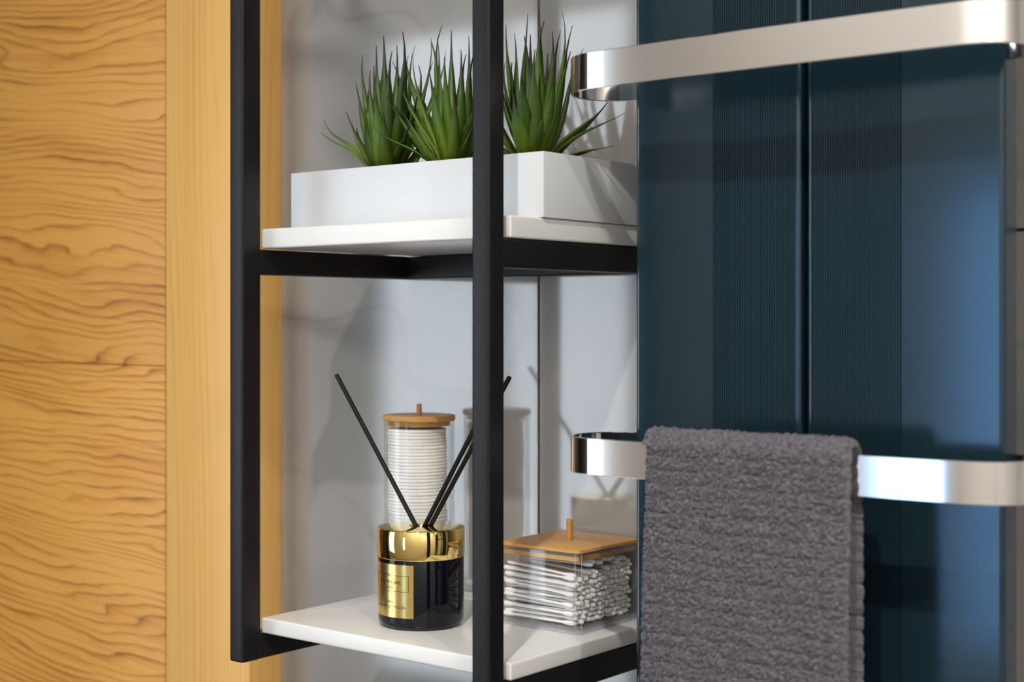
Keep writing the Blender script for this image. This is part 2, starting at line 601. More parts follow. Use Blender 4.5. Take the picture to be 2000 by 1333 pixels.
# ------------------------------------------------------------------ planter
ZU, ZL = 1.4903, 1.1052
pl = empty('planter', (-0.9535, 1.102, ZU))
tag(pl, 'long white rectangular planter on the upper shelf board', 'planter')
bm = bmesh.new()
px0, px1, py0, py1, ph, pw = -0.1615, 0.1616, -0.065, 0.100, 0.0585, 0.006
ou = [(px0, py0), (px1, py0), (px1, py1), (px0, py1)]
inn = [(px0 + pw, py0 + pw), (px1 - pw, py0 + pw), (px1 - pw, py1 - pw), (px0 + pw, py1 - pw)]
V = lambda p, z: bm.verts.new((p[0], p[1], z))
ob = [V(p, 0) for p in ou]
ot = [V(p, ph) for p in ou]
it = [V(p, ph) for p in inn]
ib = [V(p, 0.006) for p in inn]
for i in range(4):
    j = (i + 1) % 4
    bm.faces.new((ob[i], ob[j], ot[j], ot[i]))
    bm.faces.new((ot[i], ot[j], it[j], it[i]))
    bm.faces.new((it[i], it[j], ib[j], ib[i]))
bm.faces.new(ob[::-1])
bm.faces.new(ib)
bmesh.ops.recalc_face_normals(bm, faces=bm.faces)
bmesh.ops.bevel(bm, geom=[e for e in bm.edges if e.verts[0] in set(ob + ot) and e.verts[1] in set(ob + ot)], offset=0.0011, segments=2, profile=0.6, affect='EDGES')
from_bm('box_body', bm, M['planter_white'], pl, 35)
# soil surface, uneven
nx, ny = 60, 24
vv, ff = [], []
for j in range(ny + 1):
    for i in range(nx + 1):
        x = px0 + pw + 0.0003 + (px1 - px0 - 2 * pw - 0.0006) * i / nx
        y = py0 + pw + 0.0003 + (py1 - py0 - 2 * pw - 0.0006) * j / ny
        vv.append((x, y, 0.048 + 0.002 * noise.noise((x * 90, y * 90, 0)) + 0.0015 * noise.noise((x * 260, y * 260, 4))))
for j in range(ny):
    for i in range(nx):
        a = j * (nx + 1) + i
        ff.append((a, a + 1, a + nx + 2, a + nx + 1))
pydata('soil', vv, ff, M['soil'], pl, 60)

# ------------------------------------------------------------------ artificial plants
PLANTS = [
(-1.0240, 1.0850, 'left', 'spiky green artificial plant at the left end of the white planter', [
(-1.137,1.105,1.612), (-1.111,1.075,1.594), (-1.054,1.055,1.608), (-1.098,1.115,1.602), (-1.070,1.095,1.673), (-1.070,1.085,1.642), (-1.022,1.065,1.672), (-1.050,1.105,1.691), (-1.083,1.125,1.667), (-1.041,1.115,1.682), (-0.996,1.075,1.684), (-0.982,1.045,1.659), (-1.019,1.045,1.596), (-1.016,1.115,1.678), (-1.003,1.125,1.686), (-1.009,1.135,1.665), (-0.992,1.135,1.673), (-1.014,1.145,1.656), (-0.977,1.035,1.638), (-0.955,1.035,1.636), (-0.994,1.035,1.621), (-0.983,1.085,1.626), (-1.009,1.125,1.594), (-0.999,1.115,1.575), (-0.949,1.035,1.589), (-0.979,1.030,1.599), (-1.029,1.135,1.663), (-1.016,1.105,1.667), (-1.065,1.115,1.649)]),
(-0.9372, 1.0850, 'middle', 'spiky green artificial plant in the middle of the white planter', [
(-0.953,1.085,1.687), (-0.967,1.115,1.688), (-0.936,1.105,1.677), (-0.994,1.115,1.681), (-0.940,1.065,1.664), (-1.021,1.105,1.679), (-1.028,1.095,1.661), (-0.973,1.065,1.657), (-0.977,1.055,1.641), (-0.963,1.125,1.670), (-0.915,1.045,1.646), (-0.997,1.035,1.586), (-0.981,1.035,1.614), (-0.955,1.030,1.597), (-0.868,1.030,1.575), (-0.911,1.085,1.644), (-0.920,1.105,1.668), (-0.893,1.085,1.650), (-0.896,1.105,1.639), (-0.899,1.115,1.618), (-0.901,1.115,1.593), (-0.925,1.035,1.633), (-0.885,1.035,1.629), (-0.887,1.025,1.610), (-0.864,1.035,1.609), (-1.026,1.135,1.636), (-1.029,1.145,1.611), (-0.965,1.135,1.667), (-1.005,1.135,1.661)]),
(-0.8413, 1.0850, 'right', 'spiky green artificial plant at the right end of the white planter', [
(-0.847,1.085,1.685), (-0.850,1.105,1.692), (-0.813,1.065,1.670), (-0.815,1.095,1.684), (-0.796,1.085,1.667), (-0.776,1.055,1.637), (-0.798,1.105,1.649), (-0.881,1.095,1.680), (-0.847,1.065,1.663), (-0.883,1.125,1.674), (-0.808,1.045,1.641), (-0.849,1.125,1.674), (-0.787,1.055,1.657), (-0.858,1.065,1.638), (-0.891,1.115,1.648), (-0.897,1.135,1.611), (-0.811,1.115,1.639), (-0.764,1.095,1.596), (-0.730,1.075,1.582), (-0.771,1.115,1.559), (-0.874,1.065,1.597), (-0.917,1.105,1.622), (-0.863,1.055,1.568), (-0.918,1.115,1.569), (-0.791,1.030,1.618), (-0.779,1.035,1.616), (-0.815,1.035,1.621), (-0.785,1.025,1.581), (-0.824,1.035,1.601), (-0.776,1.035,1.589), (-0.883,1.135,1.677), (-0.862,1.135,1.656)]),
]


def leaf_mesh(name, root, tip, hw, lean, rng):
    """a long succulent blade: four-sided section, widest in its lower third, drawn out to a thread"""
    root, tip = Vector(root), Vector(tip)
    d = tip - root
    L = d.length
    out = Vector((d.x, d.y, 0))
    hor = out.length / L
    out = out.normalized() if out.length > 1e-4 else Vector((rng.uniform(-1, 1), rng.uniform(-1, 1), 0)).normalized()
    # control points: bow outwards first for upright leaves, upwards first for low ones
    if hor < 0.75:
        c1 = root + d * 0.35 + out * L * (0.055 + lean * 0.06)
        c2 = root + d * 0.72 + out * L * (0.045 - lean * 0.10)
    else:
        c1 = root + d * 0.33 + Vector((0, 0, L * 0.20))
        c2 = root + d * 0.75 + Vector((0, 0, L * (-0.05 + 0.06 * lean)))
    sway = Vector((rng.uniform(-1, 1), rng.uniform(-1, 1), 0)) * L * 0.07
    c2 = c2 + sway
    c1 = c1 - sway * 0.5
    n = 9
    ts = [0.0, 0.10, 0.22, 0.36, 0.50, 0.64, 0.77, 0.89, 1.0]
    prof = [0.66, 0.88, 1.0, 0.98, 0.84, 0.56, 0.26, 0.14, 0.06]
    pts = [root * (1 - t) ** 3 + c1 * 3 * t * (1 - t) ** 2 + c2 * 3 * t * t * (1 - t) + tip * t ** 3 for t in ts]
    verts, faces, along = [], [], []
    for k in range(n):
        t = (pts[min(k + 1, n - 1)] - pts[max(k - 1, 0)]).normalized()
        side = t.cross(out)
        side = Vector((-out.y, out.x, 0)) if side.length < 0.2 else side.normalized()
        nor = side.cross(t).normalized()
        w = hw * prof[k]
        th = w * 0.22 + 0.00015
        cup = w * 0.40
        verts += [pts[k] - side * w + nor * cup, pts[k] + nor * th, pts[k] + side * w + nor * cup, pts[k] - nor * th]
        along += [ts[k]] * 4
    for k in range(n - 1):
        for q in range(4):
            a, b_ = k * 4 + q, k * 4 + (q + 1) % 4
            faces.append((a, b_, b_ + 4, a + 4))
    faces.append((3, 2, 1, 0))
    faces.append(tuple((n - 1) * 4 + q for q in range(4)))
    me = bpy.data.meshes.new(name)
    me.from_pydata([tuple(v) for v in verts], [], faces)
    at = me.attributes.new('along', 'FLOAT', 'POINT')
    at.data.foreach_set('value', along)
    me.materials.append(M['leaf'])
    for p in me.polygons:
        p.use_smooth = True
    return me


for bx, by, word, lab, tips in PLANTS:
    rng = random.Random({'left': 11, 'middle': 23, 'right': 37}[word])
    base = Vector((bx, by, 1.536))
    root = empty('artificial_plant', base)
    tag(root, lab, 'plant', 'artificial plants in the white planter')
    # short stem hidden in the rosette
    lathe('stem', [(0, -0.004), (0.007, -0.004), (0.006, 0.02), (0, 0.025)], M['leaf'], root, 12)
    extra = []
    for k in range(3):
        a = rng.uniform(0, 2 * PI)
        r = rng.uniform(0.02, 0.05)
        extra.append((bx + r * math.cos(a), by + 0.9 * r * math.sin(a), rng.uniform(1.60, 1.66)))
    for k, tp in enumerate(tips + extra):
        v = Vector(tp) - base
        a = math.atan2(v.y, v.x)
        hor = math.hypot(v.x, v.y) / v.length
        rr = 0.004 + 0.009 * hor
        rp = Vector((rr * math.cos(a), rr * math.sin(a), 0.002 + 0.012 * (1 - hor)))
        hw = rng.uniform(0.0066, 0.0088) * (0.62 if hor > 0.8 else 1.0) * (0.80 if v.length > 0.105 else 1.0)
        if k >= len(tips):
            hw *= 0.9
        link(bpy.data.objects.new('leaf', leaf_mesh('leaf', rp, v, hw, rng.uniform(-1, 1), rng)), root)

# ------------------------------------------------------------------ reed diffuser
BX, BY, BR = -0.9682, 1.0716, 0.0417
bot = empty('reed_diffuser_bottle', (BX, BY, ZL))
tag(bot, 'round black glass diffuser bottle with gold collar and gold label', 'bottle')
lathe('body', [(0, 0.0), (BR - 0.006, 0.0), (BR - 0.0025, 0.0012), (BR - 0.0006, 0.0040), (BR, 0.0075), (BR, 0.0655), (BR - 0.001, 0.0675), (0, 0.0675)], M['black_glass'], bot, 96)
lathe('collar', [(BR - 0.004, 0.0662), (BR + 0.0001, 0.0664), (BR + 0.0006, 0.0672), (BR + 0.0006, 0.0930), (BR - 0.0004, 0.0944), (BR - 0.0016, 0.0947),
                 (0.0118, 0.0947), (0.0112, 0.0938), (0.0110, 0.0700), (0, 0.0700)], M['gold'], bot, 96)['label'] = 'shiny gold collar'
AC = math.radians(-95.4)


def patch(name, a0, a1, z0, z1, r, mat, parent, n=28, thick=0.00012):
    v, f = [], []
    for i in range(n + 1):
        a = AC + a0 + (a1 - a0) * i / n
        for rr, z in ((r, z0), (r, z1), (r - thick, z1), (r - thick, z0)):
            v.append((rr * math.cos(a), rr * math.sin(a), z))
    for i in range(n):
        for q in range(4):
            a, b_ = i * 4 + q, i * 4 + (q + 1) % 4
            f.append((a, a + 4, b_ + 4, b_))
    f.append((0, 1, 2, 3))
    f.append((n * 4 + 3, n * 4 + 2, n * 4 + 1, n * 4))
    bm = bmesh.new()
    bv = [bm.verts.new(p) for p in v]
    for q in f:
        bm.faces.new([bv[i] for i in q])
    bmesh.ops.recalc_face_normals(bm, faces=bm.faces)
    return bm


rad = math.radians
lab_r = BR + 0.00022
label = from_bm('label', patch('label', rad(-37.5), rad(37.5), 0.0122, 0.0625, lab_r, None, None), M['gold_label'], bot, 30)
label['label'] = 'brushed gold label with black lettering'
# printed frame, broken at the top by the small line of script
fr = bmesh.new()


def add_patch(a0, a1, z0, z1):
    tmp = patch('t', a0, a1, z0, z1, lab_r + 0.00008, None, None, 16, 0.00006)
    me = bpy.data.meshes.new('t')
    tmp.to_mesh(me)
    tmp.free()
    fr.from_mesh(me)
    bpy.data.meshes.remove(me)


FZ0, FZ1, FA = 0.0369, 0.0522, rad(31.0)
lw = 0.00038
add_patch(-FA, FA, FZ0, FZ0 + lw)
add_patch(-FA, rad(-8.5), FZ1 - lw, FZ1)
add_patch(rad(8.5), FA, FZ1 - lw, FZ1)
add_patch(-FA, -FA + rad(0.7), FZ0, FZ1)
add_patch(FA - rad(0.7), FA, FZ0, FZ1)
from_bm('printed_frame', fr, M['black_ink'], label)


def lettering(text, width, height, zc, shear=0.0):
    cu = bpy.data.curves.new('lettering', 'FONT')
    cu.body = text
    cu.align_x = 'CENTER'
    cu.align_y = 'CENTER'
    cu.size = 0.01
    cu.shear = shear
    cu.resolution_u = 3
    to = bpy.data.objects.new('lettering_source', cu)
    COL.objects.link(to)
    bpy.context.view_layer.update()
    me = bpy.data.meshes.new_from_object(to.evaluated_get(bpy.context.evaluated_depsgraph_get()))
    bpy.data.objects.remove(to)
    bpy.data.curves.remove(cu)
    bm = bmesh.new()
    bm.from_mesh(me)
    bpy.data.meshes.remove(me)
    xs_ = [v.co.x for v in bm.verts]
    ys_ = [v.co.y for v in bm.verts]
    w0, h0 = max(xs_) - min(xs_), max(ys_) - min(ys_)
    xm, ym = (max(xs_) + min(xs_)) / 2, (max(ys_) + min(ys_)) / 2
    r = lab_r + 0.00009
    for v in bm.verts:
        x = (v.co.x - xm) / w0 * width
        y = (v.co.y - ym) / h0 * height
        a = AC + x / r
        v.co = Vector((r * math.cos(a), r * math.sin(a), zc + y))
    return from_bm('lettering', bm, M['black_ink'], label)


lettering('CHAMPAGNE', 0.0290, 0.0032, 0.0456)
lettering('GOLD', 0.0128, 0.0032, 0.0406)
lettering('BALL', 0.0095, 0.0026, 0.0524, 0.3)
lettering('HOME', 0.0145, 0.0024, 0.0268)
lettering('LUXURY EDITION', 0.0395, 0.0026, 0.0222)

ztop = 0.0947 + ZL
REEDS = [
    ((BX - 0.0041, BY - 0.0032), (-1.083, 1.070, 1.3440), 'black fibre reed leaning left out of the gold collar'),
    ((BX + 0.0028, BY + 0.0022), (-0.8645, 1.0655, 1.3460), 'black fibre reed leaning right, upper of the two side by side'),
    ((BX + 0.0072, BY + 0.0057), (-0.8577, 1.0712, 1.3472), 'black fibre reed leaning right, lower of the two side by side'),
]
for a, b, lab in REEDS:
    t0 = Vector((a[0], a[1], ztop))
    a = t0 - (Vector(b) - t0) * (0.014 / (b[2] - ztop))
    o = tube_between('diffuser_reed', a, b, 0.0023, M['reed_black'], n=12)
    tag(o, lab, 'reed', 'reeds in the diffuser bottle')

# ------------------------------------------------------------------ round jar with cotton pads
JX, JY, JR = -1.0555, 1.165, 0.0370
jar = empty('cotton_pad_jar', (JX, JY, ZL))
tag(jar, 'tall clear cylindrical jar with bamboo lid behind the diffuser bottle', 'jar')
JT = 0.1883
lathe('jar_body', [(0, 0), (JR - 0.001, 0), (JR, 0.001), (JR, JT), (JR - 0.0025, JT), (JR - 0.0025, 0.004), (0, 0.004)], M['acrylic'], jar, 72)
jl = lathe('lid', [(0, JT - 0.0052), (0.0320, JT - 0.0052), (0.0325, JT - 0.0045), (0.0325, JT + 0.0002), (0.0376, JT + 0.0002), (0.0383, JT + 0.0010), (0.0383, JT + 0.0052), (0.0376, JT + 0.0060), (0, JT + 0.0060)], M['bamboo'], jar, 72)
lathe('lid_knob', [(0, JT + 0.0058), (0.0028, JT + 0.0058), (0.0028, JT + 0.0170), (0.0023, JT + 0.0176), (0, JT + 0.0176)], M['bamboo'], jl, 24)

pad_me = None
for k in range(51):
    if pad_me is None:
        bm = lathe_bm([(0, 0), (0.0303, 0), (0.0310, 0.0005), (0.0312, 0.0017), (0.0310, 0.0029), (0.0303, 0.0034), (0, 0.0034)], 40)
        pad = from_bm('cotton_pad', bm, M['cotton'], None, 80)
        pad_me = pad.data
    else:
        pad = bpy.data.objects.new('cotton_pad', pad_me)
        link(pad)
    wob = 0.0012 * math.sin(k * 0.35)
    pad.location = (JX - 0.0018 + wob * 0.4 + random.uniform(-0.0004, 0.0004), JY - 0.001 + random.uniform(-0.0004, 0.0004), ZL + 0.0043 + k * 0.00345)
    pad.rotation_euler = (0, 0, random.uniform(0, 6))
    tag(pad, 'round white cotton pad stacked in the tall clear jar', 'cotton pad', 'cotton pads stacked in the jar')

# ------------------------------------------------------------------ square box of cotton swabs
SX0, SX1, SY0, SY1 = -0.9120, -0.8140, 1.1200, 1.2240
sb = empty('cotton_swab_box', ((SX0 + SX1) / 2, (SY0 + SY1) / 2, ZL))
tag(sb, 'square clear acrylic box with bamboo lid on the lower shelf', 'box')
hx, hy = (SX1 - SX0) / 2, (SY1 - SY0) / 2
WT = 0.0026
BT = 0.0753


def rounded_rect(hx, hy, r, n=4):
    pts = []
    for cx, cy, a0 in ((hx - r, hy - r, 0), (-hx + r, hy - r, PI / 2), (-hx + r, -hy + r, PI), (hx - r, -hy + r, 1.5 * PI)):
        for i in range(n + 1):
            a = a0 + PI / 2 * i / n
            pts.append((cx + r * math.cos(a), cy + r * math.sin(a)))
    return pts


def prism(loops, cap0=True, cap1=True):
    """loops: list of (pts, z); consecutive loops joined"""
    bm = bmesh.new()
    rings = [[bm.verts.new((p[0], p[1], z)) for p in pts] for pts, z in loops]
    n = len(rings[0])
    for a, b in zip(rings[:-1], rings[1:]):
        for i in range(n):
            j = (i + 1) % n
            bm.faces.new((a[i], a[j], b[j], b[i]))
    if cap0:
        bm.faces.new(rings[0][::-1])
    if cap1:
        bm.faces.new(rings[-1])
    bmesh.ops.recalc_face_normals(bm, faces=bm.faces)
    return bm


ro, ri = rounded_rect(hx, hy, 0.0045), rounded_rect(hx - WT, hy - WT, 0.0022)
from_bm('walls', prism([(ro, 0.0056), (ro, BT), (ri, BT), (ri, 0.0056)], False, False), M['acrylic'], sb, 35)
rb = rounded_rect(hx - 0.0006, hy - 0.0006, 0.0042)
from_bm('base_slab', prism([(rb, 0.0), (ro, 0.0006), (ro, 0.0054), (rb, 0.0055)]), M['frosted_edge'], sb, 35)
rl0, rl1 = rounded_rect(hx - 0.0008, hy - 0.0008, 0.005), rounded_rect(hx, hy, 0.005)
for sx in (-1, 1):  # pale strips added as geometry to imitate bright glints along the acrylic corners
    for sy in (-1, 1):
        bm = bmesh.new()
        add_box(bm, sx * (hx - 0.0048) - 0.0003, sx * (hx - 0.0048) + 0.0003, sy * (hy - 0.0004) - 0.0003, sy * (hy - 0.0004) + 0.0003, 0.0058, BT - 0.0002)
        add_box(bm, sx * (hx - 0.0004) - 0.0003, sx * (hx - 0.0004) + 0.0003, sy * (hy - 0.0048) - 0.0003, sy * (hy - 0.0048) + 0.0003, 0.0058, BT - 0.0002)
        from_bm('corner_highlight', bm, M['frosted_edge'], sb)
lid = from_bm('lid', prism([(rl0, BT + 0.0003), (rl1, BT + 0.0008), (rl1, BT + 0.0034), (rl0, BT + 0.0039)]), M['bamboo'], sb, 35)
rp = rounded_rect(hx - WT - 0.0006, hy - WT - 0.0006, 0.003)
from_bm('lid_plug', prism([(rp, BT - 0.0075), (rp, BT - 0.0034)]), M['bamboo'], lid, 35)
rr_ = rounded_rect(hx - WT - 0.0003, hy - WT - 0.0003, 0.003)
from_bm('lid_seal', prism([(rr_, BT - 0.0033), (rr_, BT + 0.0002)]), M['frosted_edge'], lid, 35)
lathe('lid_knob', [(0, BT + 0.0037), (0.0033, BT + 0.0037), (0.0033, BT + 0.0235), (0.0027, BT + 0.0242), (0, BT + 0.0242)], M['bamboo'], lid, 24)

# swabs lie along X; each is a thin stick with a cotton bud at both ends
SL = 0.0860
prof = [(0, -SL / 2)]
for t, r in ((0.0005, 0.0012), (0.0016, 0.0020), (0.0036, 0.0025), (0.0075, 0.0024), (0.0120, 0.0017), (0.0145, 0.00125)):
    prof.append((r, -SL / 2 + t))
prof += [(r, -z) for r, z in reversed(prof[1:])] + [(0, SL / 2)]
bm = lathe_bm(prof, 12)
bmesh.ops.rotate(bm, cent=(0, 0, 0), matrix=Matrix.Rotation(PI / 2, 3, 'Y'), verts=bm.verts)
swab_me = bpy.data.meshes.new('cotton_swab')
bm.to_mesh(swab_me)
bm.free()
swab_me.materials.append(M['cotton'])
for p in swab_me.polygons:
    p.use_smooth = True
iy0, iy1 = SY0 + WT + 0.0031, SY1 - WT - 0.0031
rng = random.Random(5)
count = 0
for row in range(13):
    nrow = 17
    pitch = (iy1 - iy0) / (nrow - 1)
    for k in range(nrow):
        y = iy0 + pitch * k + (pitch * 0.5 if row % 2 else 0.0)
        if y > iy1 + 1e-6:
            continue
        fy = (y - iy0) / (iy1 - iy0)
        zmax = 0.0535 + 0.0075 * fy
        z = 0.0086 + row * 0.0046 + rng.uniform(-0.0008, 0.0008)
        if z > zmax - 0.004 and rng.random() < 0.35:
            continue
        if z > zmax:
            continue
        s = bpy.data.objects.new('cotton_swab', swab_me)
        link(s)
        tilt = 0.055 * (row / 9.0) + rng.uniform(-0.026, 0.026)
        s.rotation_euler = (rng.uniform(0, 6), tilt, rng.uniform(-0.035, 0.035))
        lift = 0.5 * SL * math.sin(max(tilt, 0)) * 0.6
        s.location = (SX1 - WT - 0.004 - SL / 2 - rng.uniform(0, 0.0045), y + rng.uniform(-0.0003, 0.0003), ZL + z + lift)
        tag(s, 'white cotton swab lying in the square acrylic box', 'cotton swab', 'cotton swabs in the acrylic box')
        count += 1
for k in range(9):
    s = bpy.data.objects.new('cotton_swab', swab_me)
    link(s)
    y = iy0 + (iy1 - iy0) * (0.25 + 0.085 * k)
    s.rotation_euler = (rng.uniform(0, 6), rng.uniform(-0.05, 0.02), rng.uniform(-0.10, 0.10))
    s.location = (SX1 - WT - 0.003 - SL / 2 - rng.uniform(0.0, 0.003), min(y, iy1 - 0.004), ZL + 0.0615 + 0.001 * (k % 2))
    tag(s, 'white cotton swab lying in the square acrylic box', 'cotton swab', 'cotton swabs in the acrylic box')

# ------------------------------------------------------------------ towel radiator
RY = 1.095
RX = [-0.7346, -0.6543, -0.5723, -0.5668, -0.4857, -0.4035]
RD = 0.0247
rad_o = empty('towel_radiator', (-0.569, WALL_Y, 1.2))
tag(rad_o, 'dark blue two-panel towel radiator with steel rails', 'radiator')
RO = Vector((-0.569, WALL_Y, 1.2))
RZ0, RZ1 = 0.45, 2.05


def extrude_xy(name, pts, z0, z1, mat, parent, smooth=25):
    bm = bmesh.new()
    a = [bm.verts.new((p[0] - RO.x, p[1] - RO.y, z0 - RO.z)) for p in pts]
    b = [bm.verts.new((p[0] - RO.x, p[1] - RO.y, z1 - RO.z)) for p in pts]
    n = len(pts)
    for i in range(n):
        j = (i + 1) % n
        bm.faces.new((a[i], a[j], b[j], b[i]))
    bm.faces.new(a[::-1])
    bm.faces.new(b)
    bmesh.ops.recalc_face_normals(bm, faces=bm.faces)
    return from_bm(name, bm, mat, parent, 4)


def panel_profile(x0, xr0, xr1, x1, rib_right):
    """outline seen from above; the ribbed zone lies between xr0 and xr1"""
    pts = [(x0, RY + RD)]
    r = 0.004

    def corner(cx, cy, a0, a1, n=6):
        return [(cx + r * math.cos(a0 + (a1 - a0) * i / n), cy + r * math.sin(a0 + (a1 - a0) * i / n)) for i in range(n + 1)]
    pts += corner(x0 + r, RY + r, PI, 1.5 * PI)
    a, b = max(xr0, x0 + r + 0.0005), min(xr1, x1 - r - 0.0005)
    n = 36
    if not rib_right:
        pts.append((a - 0.0008, RY))
    for i in range(n):
        p = a + (b - a) * i / n
        w = (b - a) / n
        pts += [(p + 0.05 * w, RY + 0.0015), (p + 0.30 * w, RY + 0.0003), (p + 0.62 * w, RY + 0.0003), (p + 0.88 * w, RY + 0.0015)]
    if rib_right:
        pts.append((b + 0.0008, RY))
    pts += corner(x1 - r, RY + r, 1.5 * PI, 2 * PI)
    pts.append((x1, RY + RD))
    return pts


extrude_xy('panel', panel_profile(RX[0], RX[1], RX[2], RX[2], False), RZ0, RZ1, M['radiator_blue'], rad_o)
extrude_xy('panel', panel_profile(RX[3], RX[3], RX[4], RX[5], True), RZ0, RZ1, M['radiator_blue'], rad_o)
box('back_plate', RX[0] + 0.012, RX[5] - 0.012, RY + RD - 0.002, RY + RD + 0.02, RZ0 + 0.05, RZ1 - 0.05, M['radiator_dark'], rad_o, 0.002, 2, off=RO)
for zz in (0.62, 1.86):
    for xx in (-0.66, -0.48):
        box('wall_bracket', xx - 0.015, xx + 0.015, RY + RD + 0.015, WALL_Y - 0.0002, zz - 0.02, zz + 0.02, M['radiator_dark'], rad_o, 0.002, 2, off=RO)


def rail(z0, z1):
    yf, yb = 1.0200, 1.1030
    r = (yb - yf) / 2
    cxl, cxr = RX[0] + 0.006, RX[5] - 0.006
    path = [(RX[0] + 0.003, yb)]
    n = 18
    for i in range(n + 1):
        a = PI / 2 + PI * i / n
        path.append((cxl + r * 1.02 * math.cos(a), (yf + yb) / 2 + r * math.sin(a)))
    for i in range(1, 24):
        t = i / 24
        path.append((cxl + (cxr - cxl) * t, yf - 0.0035 * math.sin(PI * t)))
    for i in range(n + 1):
        a = 1.5 * PI + PI * i / n
        path.append((cxr + r * 1.02 * math.cos(a), (yf + yb) / 2 + r * math.sin(a)))
    path.append((RX[5] - 0.003, yb))
    th, c = 0.0024, 0.0006
    prof_ = [(0, c), (c, 0), (th - c, 0), (th, c), (th, z1 - z0 - c), (th - c, z1 - z0), (c, z1 - z0), (0, z1 - z0 - c)]
    bm = bmesh.new()
    rings = []
    P = [Vector((p[0], p[1])) for p in path]
    for i, p in enumerate(P):
        t = (P[min(i + 1, len(P) - 1)] - P[max(i - 1, 0)]).normalized()
        nrm = Vector((-t.y, t.x))  # inward
        ring = []
        for o_, z in prof_:
            q = p + nrm * o_
            ring.append(bm.verts.new((q.x - RO.x, q.y - RO.y, z0 + z - RO.z)))
        rings.append(ring)
    m_ = len(prof_)
    for a, b in zip(rings[:-1], rings[1:]):
        for i in range(m_):
            j = (i + 1) % m_
            bm.faces.new((a[i], a[j], b[j], b[i]))
    bm.faces.new(rings[0][::-1])
    bm.faces.new(rings[-1])
    bmesh.ops.recalc_face_normals(bm, faces=bm.faces)
    o = from_bm('towel_rail', bm, M['steel'], rad_o, 25)
    return o


rail(1.5951, 1.6264)['label'] = 'upper polished steel towel rail'
rail(1.2689, 1.2999)['label'] = 'lower polished steel towel rail holding the towel'

# ------------------------------------------------------------------ towel over the lower rail


def lattice_noise(u, v, seed):
    """smooth 2-D value noise, vectorised"""
    iu, iv = np.floor(u).astype(np.int64), np.floor(v).astype(np.int64)
    fu, fv = u - iu, v - iv
    fu, fv = fu * fu * (3 - 2 * fu), fv * fv * (3 - 2 * fv)

    def h(a, b):
        x = (a * 374761393 + b * 668265263 + seed * 982451653) & 0xFFFFFFFF
        x = ((x ^ (x >> 13)) * 1274126177) & 0xFFFFFFFF
        return ((x ^ (x >> 16)) & 0xFFFF) / 65535.0
    return (h(iu, iv) * (1 - fu) + h(iu + 1, iv) * fu) * (1 - fv) + (h(iu, iv + 1) * (1 - fu) + h(iu + 1, iv + 1) * fu) * fv - 0.5


TX0, TX1 = -0.6700, -0.4880
TCY, TCZ, TRAD = 1.0205, 1.2985, 0.0083
front_len, back_len = 0.31, 0.26
arc = PI * TRAD
S_total = front_len + arc + back_len
ds = 0.0007
ns = int(S_total / ds)
S = np.linspace(0, S_total, ns)
cy_, cz_, ny_, nz_ = np.zeros(ns), np.zeros(ns), np.zeros(ns), np.zeros(ns)
for i, s in enumerate(S):
    if s < front_len:
        drop = front_len - s
        cy_[i], cz_[i], ny_[i], nz_[i] = TCY - TRAD - 0.0045 * min(1.0, drop / 0.10) - 0.004 * (drop / front_len) ** 2, TCZ - drop, -1, 0
    elif s < front_len + arc:
        a = (s - front_len) / TRAD
        cy_[i], cz_[i], ny_[i], nz_[i] = TCY - TRAD * math.cos(a), TCZ + TRAD * math.sin(a), -math.cos(a), math.sin(a)
    else:
        drop = s - front_len - arc
        cy_[i], cz_[i], ny_[i], nz_[i] = TCY + TRAD + 0.003 * min(1.0, drop / 0.08), TCZ - drop, 1, 0
HT = 0.0044
nxo = 260
X1d = np.linspace(0, 1, nxo)
# cross-section: outer side dense in X, rounded ends, plain inner side
uo = np.concatenate([X1d])
SS, UU = np.meshgrid(S, uo, indexing='ij')
W = TX1 - TX0
xoff = 0.0015 * lattice_noise(SS / 0.05, UU * 0 + 3.3, 9)
XX = TX0 + UU * W
PITCH = 0.0118
wav = 0.0030 * lattice_noise(XX / 0.035, SS / 0.045, 1) + 0.0012 * lattice_noise(XX / 0.011, SS / 0.02, 2)
rib = np.abs(np.sin(PI * (SS + wav + 0.004) / PITCH))
ribd = 0.0017 * np.power(rib, 0.30) - 0.0011
fz = 0.0024 * lattice_noise(XX / 0.0019, SS / 0.0019, 3) + 0.0009 * lattice_noise(XX / 0.0010, SS / 0.0013, 4) + 0.0016 * lattice_noise(XX / 0.03, SS / 0.05, 5)
edge = np.minimum(UU, 1 - UU) * W
tap = np.clip(edge / 0.004, 0, 1)
tap = np.sqrt(1 - (1 - tap) ** 2)
D = -HT * (1 - tap) + (HT * 0) + HT * tap + (ribd + fz) * (0.35 + 0.65 * tap)
D = np.where(tap < 1e-6, 0.0, D)
hemblend = np.clip(1 - edge / 0.007, 0, 1) * (UU < 0.5)
jit = 0.0012 * lattice_noise(SS / 0.0024, UU * 9, 6) + 0.0016 * np.power(rib, 0.5)
XX = XX + np.where(UU < 0.5, -1, 1) * (1 - tap) * jit * 0.9 + xoff * (UU < 0.5)
bulge = 0.0040 * np.clip(SS / front_len, 0, 1) * (SS < front_len)
XX = XX + np.where(UU < 0.5, 1, 0) * (1 - np.clip(UU / 0.15, 0, 1)) * bulge
YY = cy_[:, None] + ny_[:, None] * D
ZZ = cz_[:, None] + nz_[:, None] * D
outer = np.stack([XX, YY, ZZ], -1)
